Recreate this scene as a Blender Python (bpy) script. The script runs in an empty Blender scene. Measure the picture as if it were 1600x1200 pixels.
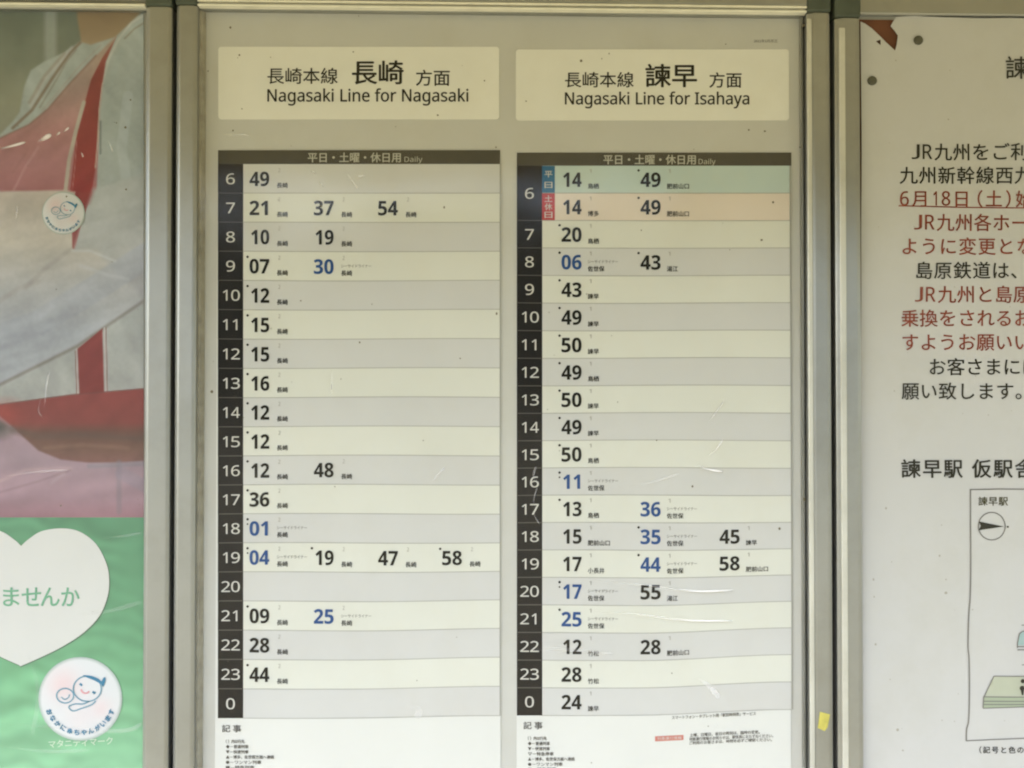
import bpy, bmesh, math, random
import numpy as np
from mathutils import Vector, Matrix
from mathutils.geometry import delaunay_2d_cdt

S = bpy.context.scene
random.seed(7)

# ------------------------------------------------------------------ camera
F_PX = 1600 * 35 / 36.0            # focal length in photo pixels
DIST = 1.245                       # metres from the boards
YAW, PITCH = math.radians(1.65), math.radians(0.86)
CZ = 1.50
cam_d = bpy.data.cameras.new('camera')
cam = bpy.data.objects.new('camera', cam_d)
S.collection.objects.link(cam)
cam_d.lens = 35; cam_d.sensor_width = 36; cam_d.clip_start = 0.02; cam_d.clip_end = 600
cam.rotation_euler = (math.radians(90) + PITCH, 0, -YAW)
cam.location = (-DIST * math.tan(YAW), -DIST, CZ - DIST * math.tan(PITCH) / math.cos(YAW))
S.camera = cam

# ------------------------------------------------------------------ sky, sun, exposure
SUN_EL, SUN_AZ = math.radians(50), math.radians(212)
W = bpy.data.worlds.new('World'); S.world = W; W.use_nodes = True
wn = W.node_tree
sky = wn.nodes.new('ShaderNodeTexSky'); sky.sky_type = 'NISHITA'; sky.sun_disc = False
sky.sun_elevation = SUN_EL; sky.sun_rotation = SUN_AZ
sky.air_density = 1.0; sky.dust_density = 2.5; sky.ozone_density = 1.0
bg = wn.nodes['Background']; bg.inputs['Strength'].default_value = 0.15
wn.links.new(sky.outputs[0], bg.inputs['Color'])
sl = bpy.data.lights.new('sun', 'SUN'); sl.energy = 0.5; sl.angle = math.radians(12); sl.color = (1, 0.95, 0.86)
so = bpy.data.objects.new('sun', sl); S.collection.objects.link(so)
sdir = Vector((math.sin(SUN_AZ) * math.cos(SUN_EL), math.cos(SUN_AZ) * math.cos(SUN_EL), math.sin(SUN_EL)))
so.rotation_euler = (-sdir).to_track_quat('-Z', 'Y').to_euler(); so.location = sdir * 20
vs = S.view_settings
vs.view_transform = 'Standard'; vs.look = 'None'; vs.gamma = 1; vs.use_curve_mapping = False
vs.exposure = 2.42
S.cycles.use_denoising = True; S.cycles.filter_width = 2.1
S.cycles.max_bounces = 8; S.cycles.diffuse_bounces = 5; S.cycles.transparent_max_bounces = 12

# ------------------------------------------------------------------ photogrammetry: photo pixel -> point on a board plane
bpy.context.view_layer.update()
RM = cam.matrix_world.to_3x3(); CL = cam.matrix_world.translation.copy()
def at(px, py, y=0.0):
    d = RM @ Vector(((px - 800) / F_PX, -(py - 600) / F_PX, -1))
    t = (y - CL.y) / d.y
    p = CL + d * t
    return p.x, p.z
MM = DIST / F_PX                    # metres per photo pixel on the boards

# ------------------------------------------------------------------ materials
def lin(r, g, b):
    f = lambda c: (c / 255 / 12.92) if c / 255 <= 0.04045 else ((c / 255 + 0.055) / 1.055) ** 2.4
    return (f(r), f(g), f(b))
MATS = {}
def mat(name, col, rough=0.7, metal=0.0, vary=0.0, scale=30, bump=0.0, bump_scale=60, spec=0.3, stain=None, stain_amt=0.0, stain_scale=8, streak=False):
    if name in MATS: return MATS[name]
    m = bpy.data.materials.new(name); m.use_nodes = True; nt = m.node_tree
    b = nt.nodes['Principled BSDF']
    b.inputs['Roughness'].default_value = rough; b.inputs['Metallic'].default_value = metal
    b.inputs['Specular IOR Level'].default_value = spec
    b.inputs['Base Color'].default_value = (*col, 1)
    tc = nt.nodes.new('ShaderNodeTexCoord')
    mp = nt.nodes.new('ShaderNodeMapping'); nt.links.new(tc.outputs['Object'], mp.inputs[0])
    if streak: mp.inputs['Scale'].default_value = streak
    last = None
    if vary:
        n = nt.nodes.new('ShaderNodeTexNoise'); n.inputs['Scale'].default_value = scale; n.inputs['Detail'].default_value = 6
        nt.links.new(mp.outputs[0], n.inputs['Vector'])
        r = nt.nodes.new('ShaderNodeMapRange'); r.inputs[1].default_value = 0.3; r.inputs[2].default_value = 0.7
        r.inputs[3].default_value = 1 - vary; r.inputs[4].default_value = 1 + vary
        nt.links.new(n.outputs[0], r.inputs[0])
        mx = nt.nodes.new('ShaderNodeVectorMath'); mx.operation = 'MULTIPLY'; mx.inputs[0].default_value = col
        nt.links.new(r.outputs[0], mx.inputs[1]); last = mx.outputs[0]
    if stain is not None:
        n = nt.nodes.new('ShaderNodeTexNoise'); n.inputs['Scale'].default_value = stain_scale; n.inputs['Detail'].default_value = 8; n.inputs['Roughness'].default_value = 0.65
        nt.links.new(mp.outputs[0], n.inputs['Vector'])
        r = nt.nodes.new('ShaderNodeMapRange'); r.inputs[1].default_value = 0.48; r.inputs[2].default_value = 0.75
        r.inputs[3].default_value = 0; r.inputs[4].default_value = stain_amt
        nt.links.new(n.outputs[0], r.inputs[0])
        mx = nt.nodes.new('ShaderNodeMix'); mx.data_type = 'RGBA'
        nt.links.new(r.outputs[0], mx.inputs[0])
        if last: nt.links.new(last, mx.inputs[6])
        else: mx.inputs[6].default_value = (*col, 1)
        mx.inputs[7].default_value = (*stain, 1); last = mx.outputs[2]
    if last: nt.links.new(last, b.inputs['Base Color'])
    if bump:
        n = nt.nodes.new('ShaderNodeTexNoise'); n.inputs['Scale'].default_value = bump_scale; n.inputs['Detail'].default_value = 3
        nt.links.new(mp.outputs[0], n.inputs['Vector'])
        bp = nt.nodes.new('ShaderNodeBump'); bp.inputs['Strength'].default_value = bump; bp.inputs['Distance'].default_value = 0.004
        nt.links.new(n.outputs[0], bp.inputs['Height']); nt.links.new(bp.outputs[0], b.inputs['Normal'])
    MATS[name] = m
    return m

M_ALU = mat('anodised aluminium', (.37, .37, .345), .34, .65, vary=.10, scale=5, stain=(.25, .24, .19), stain_amt=.35, stain_scale=14, bump=.03, bump_scale=200, spec=.5)
M_CAP = mat('grey green corner plastic', (.085, .10, .075), .5, vary=.15, scale=40)
M_EDGE = mat('pale edge highlight', (.62, .61, .54), .35, .25, vary=.10, scale=6, stain=(.36, .34, .27), stain_amt=.5, stain_scale=7, spec=.6)
M_STRIP = mat('pale lip highlight', (.86, .83, .70), .3, vary=.05, scale=30, stain=(.4, .36, .25), stain_amt=.3, stain_scale=20)
M_GASK = mat('dusty gasket', (.36, .335, .27), .8, vary=.2, scale=60)
M_BACK = mat('beige printed board', (.565, .558, .52), .6, vary=.035, scale=6, stain=(.49, .465, .385), stain_amt=.35, stain_scale=9)
M_RUST = mat('red brown board', (.135, .055, .027), .8, vary=.25, scale=25)
M_WALL = mat('dark wall', (.03, .025, .02), .9, vary=.2, scale=12)
M_PLATE = mat('cream plate', (.80, .79, .725), .5, vary=.03, scale=10, stain=(.73, .70, .60), stain_amt=.35, stain_scale=12)
M_PAPER = mat('white timetable paper', (.70, .70, .665), .55, vary=.02, scale=8, bump=.08, bump_scale=14)
M_CREAM = mat('pale cream row', (.685, .685, .615), .55, vary=.025, scale=8, stain=(.63, .60, .49), stain_amt=.3, stain_scale=10, bump=.08, bump_scale=14)
M_GREY = mat('pale grey row', (.605, .60, .58), .55, vary=.025, scale=8, stain=(.56, .53, .47), stain_amt=.3, stain_scale=10, bump=.08, bump_scale=14)
M_TEAL = mat('pale green weekday row', (.50, .60, .575), .55, vary=.04, scale=8, stain=(.60, .62, .5), stain_amt=.5, stain_scale=10)
M_PINK = mat('pale pink holiday row', (.72, .63, .55), .55, vary=.04, scale=8, stain=(.68, .60, .48), stain_amt=.5, stain_scale=10)
M_BAND = mat('dark grey header ink', (.082, .074, .058), .5, vary=.12, scale=20, spec=.08)
M_BLACK = mat('black ink', (.018, .015, .014), .5, vary=.1, scale=40, spec=.08)
M_INK = mat('text ink', (.02, .018, .015), .6, spec=.08)
M_INKSOFT = mat('faint text ink', (.10, .09, .075), .6)
M_INKPALE = mat('faded small ink', (.30, .28, .24), .6)
M_BLUE = mat('blue text ink', (.018, .07, .23), .6)
M_BLUECELL = mat('blue cell ink', (.03, .135, .26), .5, vary=.1, scale=40, spec=.08)
M_REDCELL = mat('red cell ink', (.46, .045, .04), .5, vary=.1, scale=40, spec=.08)
M_WHITEINK = mat('white lettering', (.62, .60, .55), .6)
M_BANDINK = mat('pale header lettering', (.50, .48, .40), .6)
M_LINE = mat('row line ink', (.36, .35, .31), .6)
M_NOTICE = mat('weathered notice paper', (.545, .54, .515), .8, vary=.05, scale=5, stain=(.43, .42, .36), stain_amt=.55, stain_scale=5, bump=.35, bump_scale=9)
M_REDINK = mat('faded red ink', (.25, .065, .04), .7, vary=.2, scale=80)
M_DARKINK = mat('notice ink', (.035, .033, .022), .7)
M_GREYLINE = mat('grey map line', (.20, .19, .17), .7)
M_MAPGREEN = mat('map pale green', (.44, .46, .35), .7, vary=.05)
M_MAPGREEN2 = mat('map deeper green', (.35, .40, .28), .7)
M_MAPTEAL = mat('map pale teal', (.33, .45, .42), .7)
M_HEART = mat('white heart print', (.64, .635, .61), .5, vary=.02, scale=7, bump=.06, bump_scale=12)
M_HEARTEDGE = mat('grey green heart outline', (.10, .17, .11), .6)
M_GREENINK = mat('soft green lettering', (.17, .40, .25), .6)
M_BADGEBLUE = mat('badge blue ink', (.05, .20, .33), .6)
M_BADGELINE = mat('badge pale blue line', (.18, .33, .42), .6)
M_BADGEPINK = mat('badge pink ink', (.72, .36, .38), .6)
M_CAPTION = mat('white caption ink', (.62, .72, .58), .6)
M_TAPE = mat('yellow tape', (.55, .49, .11), .6, vary=.15, scale=90)
M_MAG = mat('grey magnet', (.10, .097, .068), .6, vary=.12, scale=90)
M_SPECK = mat('dirt', (.16, .14, .09), .9)
M_GROUND = mat('pale gravel', (.27,.245,.15), .95, vary=.2, scale=2)
M_UNSEEN_CANOPY = mat('ochre tinted unseen canopy', (.74,.645,.375), .7, vary=.08, scale=2)
M_GROUND.node_tree.nodes['Principled BSDF'].inputs['Specular IOR Level'].default_value = .1

def pane_mat():
    m = bpy.data.materials.new('clear acrylic'); m.use_nodes = True; nt = m.node_tree
    for n in list(nt.nodes): nt.nodes.remove(n)
    out = nt.nodes.new('ShaderNodeOutputMaterial'); mix = nt.nodes.new('ShaderNodeMixShader')
    tr = nt.nodes.new('ShaderNodeBsdfTransparent'); tr.inputs[0].default_value = (.985, .988, .98, 1)
    gl = nt.nodes.new('ShaderNodeBsdfGlossy'); gl.inputs['Roughness'].default_value = .12
    lw = nt.nodes.new('ShaderNodeLayerWeight'); lw.inputs[0].default_value = .5
    pw = nt.nodes.new('ShaderNodeMath'); pw.operation = 'POWER'; pw.inputs[1].default_value = 5
    fr = nt.nodes.new('ShaderNodeMath'); fr.operation = 'MULTIPLY_ADD'; fr.inputs[1].default_value = .9; fr.inputs[2].default_value = .034
    nt.links.new(lw.outputs['Facing'], pw.inputs[0]); nt.links.new(pw.outputs[0], fr.inputs[0])
    tc = nt.nodes.new('ShaderNodeTexCoord'); n = nt.nodes.new('ShaderNodeTexNoise')
    n.inputs['Scale'].default_value = 5; n.inputs['Detail'].default_value = 2
    bp = nt.nodes.new('ShaderNodeBump'); bp.inputs['Strength'].default_value = .25; bp.inputs['Distance'].default_value = .01
    nt.links.new(tc.outputs['Object'], n.inputs['Vector']); nt.links.new(n.outputs[0], bp.inputs['Height'])
    nt.links.new(bp.outputs[0], gl.inputs['Normal'])
    nt.links.new(fr.outputs[0], mix.inputs[0]); nt.links.new(tr.outputs[0], mix.inputs[1]); nt.links.new(gl.outputs[0], mix.inputs[2])
    nt.links.new(mix.outputs[0], out.inputs[0])
    return m
M_PANE = pane_mat()

def scuff_glint_mat():  # white for scratches and for the film's glints, painted as pale strokes
    m = bpy.data.materials.new('whitened scuff with painted glint'); m.use_nodes = True; nt = m.node_tree
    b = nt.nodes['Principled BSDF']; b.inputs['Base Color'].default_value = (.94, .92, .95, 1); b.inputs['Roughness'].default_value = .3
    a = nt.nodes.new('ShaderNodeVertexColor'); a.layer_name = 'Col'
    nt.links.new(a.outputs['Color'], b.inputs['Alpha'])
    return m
M_SCUFF_GLINT = scuff_glint_mat()

def print_mat(name, rough=.45, bump=.10):
    m = bpy.data.materials.new(name); m.use_nodes = True; nt = m.node_tree
    b = nt.nodes['Principled BSDF']; b.inputs['Roughness'].default_value = rough; b.inputs['Specular IOR Level'].default_value = .3
    a = nt.nodes.new('ShaderNodeVertexColor'); a.layer_name = 'Col'
    nt.links.new(a.outputs['Color'], b.inputs['Base Color'])
    tc = nt.nodes.new('ShaderNodeTexCoord'); n = nt.nodes.new('ShaderNodeTexNoise'); n.inputs['Scale'].default_value = 14
    bp = nt.nodes.new('ShaderNodeBump'); bp.inputs['Strength'].default_value = bump; bp.inputs['Distance'].default_value = .004
    nt.links.new(tc.outputs['Object'], n.inputs['Vector']); nt.links.new(n.outputs[0], bp.inputs['Height']); nt.links.new(bp.outputs[0], b.inputs['Normal'])
    return m
M_PRINT = print_mat('colour print')

# ------------------------------------------------------------------ object helpers
def tag(o, label=None, cat=None, group=None, kind=None):
    if label: o['label'] = label
    if cat: o['category'] = cat
    if group: o['group'] = group
    if kind: o['kind'] = kind
    return o
def thing(name, label, cat, loc, group=None):
    o = bpy.data.objects.new(name, None); S.collection.objects.link(o); o.location = loc; o.empty_display_size = .02
    return tag(o, label, cat, group)
def root_of(p):
    v = Vector((0, 0, 0))
    while p is not None:
        v += p.location; p = p.parent
    return v
def link(name, verts, faces, m, parent=None, smooth=False):
    """one mesh object; verts in world coordinates"""
    off = root_of(parent)
    me = bpy.data.meshes.new(name)
    me.from_pydata([(v[0] - off.x, v[1] - off.y, v[2] - off.z) for v in verts], [], faces)
    me.materials.append(m); me.update()
    if smooth:
        for p in me.polygons: p.use_smooth = True
    o = bpy.data.objects.new(name, me); S.collection.objects.link(o)
    if parent is not None: o.parent = parent
    return o
BUCKLE = None
class MB:
    def __init__(s): s.v, s.f = [], []
    def add(s, vs_, fs):
        b = len(s.v); s.v += [tuple(p) for p in vs_]; s.f += [tuple(i + b for i in f) for f in fs]; return s
    def quad(s, x0, z0, x1, z1, y):          # rectangle facing the camera (-y)
        return s.add([(x0, y, z0), (x1, y, z0), (x1, y, z1), (x0, y, z1)], [(0, 1, 2, 3)])
    def prect(s, px0, py0, px1, py1, y):     # the same from photo pixels
        x0, z1 = at(px0, py0, y); x1, z0 = at(px1, py1, y); return s.quad(x0, z0, x1, z1, y)
    def ppoly(s, pts, y):
        pts = [at(a, b, y) for a, b in pts]
        r = delaunay_2d_cdt([Vector(p) for p in pts], [], [list(range(len(pts)))], 1, 1e-7)
        fs = []
        for f in r[2]:
            a, b, c = (r[0][i] for i in f[:3])
            f = list(f)
            if (b - a).cross(c - a) < 0: f.reverse()
            fs.append(f)
        return s.add([(p.x, y, p.y) for p in r[0]], fs)
    def ribbon(s, pts, w, y, closed=False):
        if y == YN and not closed: pts = [(a[0] + (b[0] - a[0]) * q / 6, a[1] + (b[1] - a[1]) * q / 6) for a, b in zip(pts[:-1], pts[1:]) for q in range(6)] + [pts[-1]]  # stroke of width w (pixels)
        P = [Vector(at(a, b, y)) for a, b in pts]; n = len(P); h = w * MM / 2; vs_ = []
        for i, p in enumerate(P):
            a = P[(i - 1) % n] if (closed or i > 0) else p; b = P[(i + 1) % n] if (closed or i < n - 1) else p
            t = (b - a); t = t.normalized() if t.length > 0 else Vector((1, 0)); nn = Vector((-t.y, t.x))
            vs_ += [(p.x + nn.x * h, y, p.y + nn.y * h), (p.x - nn.x * h, y, p.y - nn.y * h)]
        fs = []
        for i in range(n if closed else n - 1):
            j = (i + 1) % n; fs.append((2 * i + 1, 2 * j + 1, 2 * j, 2 * i))
        return s.add(vs_, fs)
    def disc(s, px, py, r, y, n=20, ry=None):
        return s.ppoly([(px + r * math.cos(2 * math.pi * k / n), py + (ry or r) * math.sin(2 * math.pi * k / n)) for k in range(n)], y)
    def box(s, x0, x1, y0, y1, z0, z1):
        return s.add([(x, y, z) for x in (x0, x1) for y in (y0, y1) for z in (z0, z1)],
                     [(0, 1, 3, 2), (4, 6, 7, 5), (0, 4, 5, 1), (2, 3, 7, 6), (0, 2, 6, 4), (1, 5, 7, 3)])
    def pstrip(s, px0, py0, px1, py1, y, n=20):          # a rectangle cut into columns, so that it can follow the buckled sheet
        lo = [at(px0 + (px1 - px0) * k / n, py1, y) for k in range(n + 1)]; hi = [at(px0 + (px1 - px0) * k / n, py0, y) for k in range(n + 1)]
        return s.add([(p[0], y, p[1]) for p in lo + hi], [(k, k + 1, n + 2 + k, n + 1 + k) for k in range(n)])
    def build(s, name, m, parent=None, smooth=False):
        if BUCKLE: s.v = [(x, y, z + BUCKLE(x, z)) for x, y, z in s.v]
        return link(name, s.v, s.f, m, parent, smooth)
def circle(px, py, rx, ry=None, a0=0, a1=360, n=28):
    ry = ry or rx
    return [(px + rx * math.cos(math.radians(a0 + (a1 - a0) * k / n)), py + ry * math.sin(math.radians(a0 + (a1 - a0) * k / n))) for k in range(n + (a1 - a0 != 360))]
def smooth_curve(pts, sub=6, closed=False):
    out = []; n = len(pts)
    g = (lambda i: pts[i % n]) if closed else (lambda i: pts[min(max(i, 0), n - 1)])
    for i in range(n if closed else n - 1):
        p0, p1, p2, p3 = g(i - 1), g(i), g(i + 1), g(i + 2)
        for k in range(sub):
            t = k / sub
            out.append(tuple(0.5 * (2 * p1[c] + (p2[c] - p0[c]) * t + (2 * p0[c] - 5 * p1[c] + 4 * p2[c] - p3[c]) * t * t + (3 * p1[c] - p0[c] - 3 * p2[c] + p3[c]) * t ** 3) for c in (0, 1)))
    if not closed: out.append(pts[-1])
    return out

# ---- lettering: outlines of Blender's own built-in font and its fallback glyphs
GLYPH = {}
def sans(s, bold=False):
    r = ''
    for ch in s:
        if 'A' <= ch <= 'Z': r += chr((0x1D5D4 if bold else 0x1D5A0) + ord(ch) - 65)
        elif 'a' <= ch <= 'z': r += chr((0x1D5EE if bold else 0x1D5BA) + ord(ch) - 97)
        elif '0' <= ch <= '9': r += chr((0x1D7EC if bold else 0x1D7E2) + ord(ch) - 48)
        else: r += ch
    return r
def glyphs(s):
    if s not in GLYPH:
        c = bpy.data.curves.new('lettering', 'FONT'); c.body = s; c.size = 1; c.resolution_u = 3
        o = bpy.data.objects.new('lettering', c); S.collection.objects.link(o)
        bpy.context.view_layer.update(); dg = bpy.context.evaluated_depsgraph_get()
        me = bpy.data.meshes.new_from_object(o.evaluated_get(dg))
        v = np.array([(q.co.x, q.co.y) for q in me.vertices]).reshape(-1, 2)
        fs = [tuple(p.vertices) for p in me.polygons]
        bpy.data.objects.remove(o); bpy.data.curves.remove(c); bpy.data.meshes.remove(me)
        GLYPH[s] = (v, fs)
    return GLYPH[s]
def letter(mb, s, y, px0, px1, py_lo, py_hi, ref=None, bold=0.0, rot=0.0, warp=None):
    """fit string s between px0..px1 and so that the reference box (ref = glyph-space lo, hi) spans py_hi..py_lo (pixels)"""
    v, fs = glyphs(s)
    if len(v) == 0: return mb
    lo, hi = ref if ref else (v[:, 1].min(), v[:, 1].max())
    x0, x1 = v[:, 0].min(), v[:, 0].max()
    U = (v[:, 0] - x0) / max(x1 - x0, 1e-6) * (px1 - px0) + px0
    V = py_lo - (v[:, 1] - lo) / (hi - lo) * (py_lo - py_hi)
    if rot:
        cx, cy = (px0 + px1) / 2, (py_lo + py_hi) / 2; c, s_ = math.cos(rot), math.sin(rot)
        U, V = cx + (U - cx) * c - (V - cy) * s_, cy + (U - cx) * s_ + (V - cy) * c
    offs = [(0, 0)] if not bold else [(-bold, 0), (bold, 0), (0, -bold * .7), (0, bold * .7)]
    for k, (dx, dy) in enumerate(offs):
        yy = y - k * 0.00004
        pts = [at(a + dx, b + dy, yy) for a, b in zip(U, V)]
        mb.add([(p[0], yy, p[1]) for p in pts], fs)
    return mb
CJK = (-0.08, 0.845)                # glyph box of the kanji
CAPH = (0.0, 0.714)                 # capital / digit height of the sans figures
def kanji(mb, s, y, px0, px1, cy, size=None, bold=0.0, rot=0.0):
    v, _ = glyphs(s); n = len(s)
    size = size or (px1 - px0) / n
    return letter(mb, s, y, px0, px1, cy + size * .46, cy - size * .46, CJK, bold, rot)

# ------------------------------------------------------------------ setting
ZT = at(700, -45)[1]; ZB = at(700, 1480)[1]        # top and bottom of the cases
wall = MB().box(-3.0, 3.2, .030, .13, 0.0, 2.6).build('wall', M_WALL); tag(wall, kind='structure')
gr = MB().add([(-120, -160, 0), (120, -160, 0), (120, 40, 0), (-120, 40, 0)], [(0, 1, 2, 3)]).build('ground', M_GROUND); tag(gr, kind='structure')
can = MB().box(-1.9, 6, -1.6, .3, 2.1, 2.18).build('unseen_canopy_roof', M_UNSEEN_CANOPY); tag(can, kind='structure')  # unseen canopy, sized and tinted to shade and warm the upper boards

mb = MB(); nh = 60                  # the added dark slope is unseen, put in to block the low sky
ridge = [(-62 + 222 * k / nh, min(1, .25 + k / 9) * 17.5 + 1.8 * math.sin(k * .31) + 1.3 * math.sin(k * .83 + 1) + .6 * math.sin(k * 1.9)) for k in range(nh + 1)]
rows_ = [(0, -.05), (4, .35), (9, .72), (16, 1.0), (40, 1.25), (60, .0)]
mb.add([(x, -58 - d, h * q) for d, q in rows_ for x, h in ridge], [(r_ * (nh + 1) + k, r_ * (nh + 1) + k + 1, (r_ + 1) * (nh + 1) + k + 1, (r_ + 1) * (nh + 1) + k) for r_ in range(5) for k in range(nh)])
tag(mb.build('sky_blocker_hills', mat('added dark slope', (.045, .055, .025), .95, vary=.5, scale=.6, bump=.6, bump_scale=2, spec=.05), None, True), kind='structure')

# ------------------------------------------------------------------ display cases
CASES = 'aluminium notice cases side by side'
YF = -0.019                        # front of the aluminium
def extrude_z(prof, z0, z1):       # prof: (x, y) outline, counter-clockwise seen from above
    n = len(prof); mb = MB()
    mb.add([(x, y, z0) for x, y in prof] + [(x, y, z1) for x, y in prof],
           [(i, (i + 1) % n, n + (i + 1) % n, n + i) for i in range(n)] + [tuple(range(n - 1, -1, -1)), tuple(range(n, 2 * n))])
    return mb
def extrude_x(prof, x0, x1):       # prof: (y, z)
    n = len(prof); mb = MB()
    mb.add([(x0, y, z) for y, z in prof] + [(x1, y, z) for y, z in prof],
           [(i, n + i, n + (i + 1) % n, (i + 1) % n) for i in range(n)] + [tuple(range(n)), tuple(range(2 * n - 1, n - 1, -1))])
    return mb
def rail(parent, xa, xb, bev_l=.004, bev_r=.003, dl=.004, dr=.003, groove=None, z0=None, z1=None):
    prof = [(xa, .018), (xb, .018), (xb, YF + dr), (xb - bev_r, YF)]
    if groove:
        g = groove; prof += [(g + .0012, YF), (g + .0006, YF + .0012), (g - .0006, YF + .0012), (g - .0012, YF)]
    prof += [(xa + bev_l, YF), (xa, YF + dl)]
    prof = prof[::-1]
    o = extrude_z(prof, z0, z1).build('side_rail', M_ALU, parent)
    bm = bmesh.new(); bm.from_mesh(o.data); bmesh.ops.recalc_face_normals(bm, faces=bm.faces)
    bm.to_mesh(o.data); bm.free()
    bv = o.modifiers.new('soft edge', 'BEVEL'); bv.width = .0012; bv.segments = 2; bv.limit_method = 'ANGLE'; bv.angle_limit = math.radians(20)
    return o
def top_rail(parent, x0, x1, zlo, double=True, name='top_rail', flip=False):
    zhi = ZT
    if flip: zlo, zhi = zhi, zlo
    s = -1 if flip else 1
    prof = [(.018, zhi), (YF, zhi), (YF, zlo + s * .0105)]
    if double: prof += [(YF + .005, zlo + s * .0065), (YF + .005, zlo + s * .0050), (YF + .0095, zlo)]
    else: prof += [(YF + .004, zlo)]
    prof += [(.018, zlo)]
    o = extrude_x(prof, x0, x1).build(name, M_ALU, parent)
    bm = bmesh.new(); bm.from_mesh(o.data); bmesh.ops.recalc_face_normals(bm, faces=bm.faces); bm.to_mesh(o.data); bm.free()
    bv = o.modifiers.new('soft edge', 'BEVEL'); bv.width = .0008; bv.segments = 2; bv.limit_method = 'ANGLE'; bv.angle_limit = math.radians(20)
    return o
def case(label, xl0, xl1, xr0, xr1, ztop_in, zcap, back, pane, inner=.009, edge_l=(.005, .004), double=True, pane_lines=1, edge_r=None, recess=False):
    """xl0..xl1 left rail, xr0..xr1 right rail, metres"""
    zb_in = ZB + .035
    t = thing('display_case', label, 'display case', ((xl0 + xr1) / 2, .018, ZB), CASES)
    MB().box(xl1 - .004, xr0 + .004, 0.0, .012, zb_in - .004, ztop_in + .012).build('backing_board', back, t)
    rail(t, xl0, xl1, *edge_l, z0=ZB + .0352, z1=zcap - .0004)
    rail(t, xr0, xr1, *(edge_r or edge_l), z0=ZB + .0352, z1=zcap - .0004)
    if recess:                      # shallow rail whose thin lip sits behind the paper
        zr = Z(23, 1480, -.009)
        o = extrude_x([(.018, ZT), (-.009, ZT), (-.009, zr + .002), (-.007, zr), (-.0005, zr), (-.0005, Z(31, 1380, 0)), (.018, Z(31, 1380, 0))][::-1], xl1 + .0003, xr0 - .0003).build('top_rail', M_ALU, t)
        bm = bmesh.new(); bm.from_mesh(o.data); bmesh.ops.recalc_face_normals(bm, faces=bm.faces); bm.to_mesh(o.data); bm.free()
    else:
        top_rail(t, xl1 + .0003, xr0 - .0003, ztop_in, double)
        for dz in ((.0005, .0062) if pane_lines == 2 else (.0015,)):   # added pale strips, painting in the highlight along the lip
            o = MB().box(xl1 + .0005, xr0 - .0005, YF - .0012, YF + .0092, ztop_in + dz, ztop_in + dz + .0030).build('lip_highlight', M_STRIP, t)
            bv = o.modifiers.new('soft edge', 'BEVEL'); bv.width = .0012; bv.segments = 3
    b = extrude_x([(.018, ZB), (.018, zb_in), (YF + .004, zb_in), (YF, zb_in - .006), (YF, ZB)], xl1 + .0003, xr0 - .0003).build('bottom_rail', M_ALU, t)
    bm = bmesh.new(); bm.from_mesh(b.data); bmesh.ops.recalc_face_normals(bm, faces=bm.faces); bm.to_mesh(b.data); bm.free()
    for (a, c) in ((xl0, xl1), (xr0, xr1)):
        for (p, q) in ((zcap, ZT + .001), (ZB - .001, ZB + .0348)):
            o = MB().box(a - .0006, c + .0006, YF - .0012, .017, p, q).build('corner_cap', M_CAP, t)
            bv = o.modifiers.new('soft edge', 'BEVEL'); bv.width = .003; bv.segments = 3
    if inner:
        for (a, c) in ((xl1, xl1 + inner), (xr0 - inner * .75, xr0)):
            g = extrude_z([(a, -.001), (a, -.0085), (a + (c - a) * .5, -.0080), (c, -.001)], zb_in + .0005, ztop_in - .0005).build('gasket', M_GASK if a == xl1 else M_ALU, t)
            bm = bmesh.new(); bm.from_mesh(g.data); bmesh.ops.recalc_face_normals(bm, faces=bm.faces); bm.to_mesh(g.data); bm.free()
    p = None
    if pane:
        p = MB().quad(xl1 + .0002, zb_in + .0002, xr0 - .0002, ztop_in - .0002, -.009).build('cover_pane', M_PANE, t)
    return t, p
def X(px, py=600, y=YF): return at(px, py, y)[0]
def Z(py, px=800, y=YF): return at(px, py, y)[1]
left_case, left_pane = case('aluminium notice case holding the pink and green maternity poster, leftmost of three',
    X(-262), X(-224), X(224), X(265), Z(10.5, 120), Z(9.5, 250), M_BACK, True, 0.0)
mid_case, mid_pane = case('aluminium notice case holding the two timetable sheets, middle of three',
    X(271.5), X(305), X(1264), X(1300.5), Z(15.5, 800), Z(12, 700), M_BACK, True, .0062, pane_lines=2, edge_r=(.0085, .006))
right_case, _ = case('aluminium notice case holding the torn paper notice, rightmost of three',
    X(1308), X(1347.5), X(2010), X(2050), Z(31, 1480), Z(27, 1326), M_RUST, False, 0.0, (.010, .006), False, recess=True)

for c_, a_, b_ in ((mid_case, 1263, 1270.5), (right_case, 1313, 1323)):   # added pale strips painting the bright bevel highlights on the two right-hand rails
    o = MB().box(X(a_), X(b_), YF - .0016, YF + .001, ZB + .036, Z(24 if c_ is mid_case else 38)).build('edge_highlight', M_EDGE, c_)
    bv = o.modifiers.new('soft edge', 'BEVEL'); bv.width = .0014; bv.segments = 3
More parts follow.
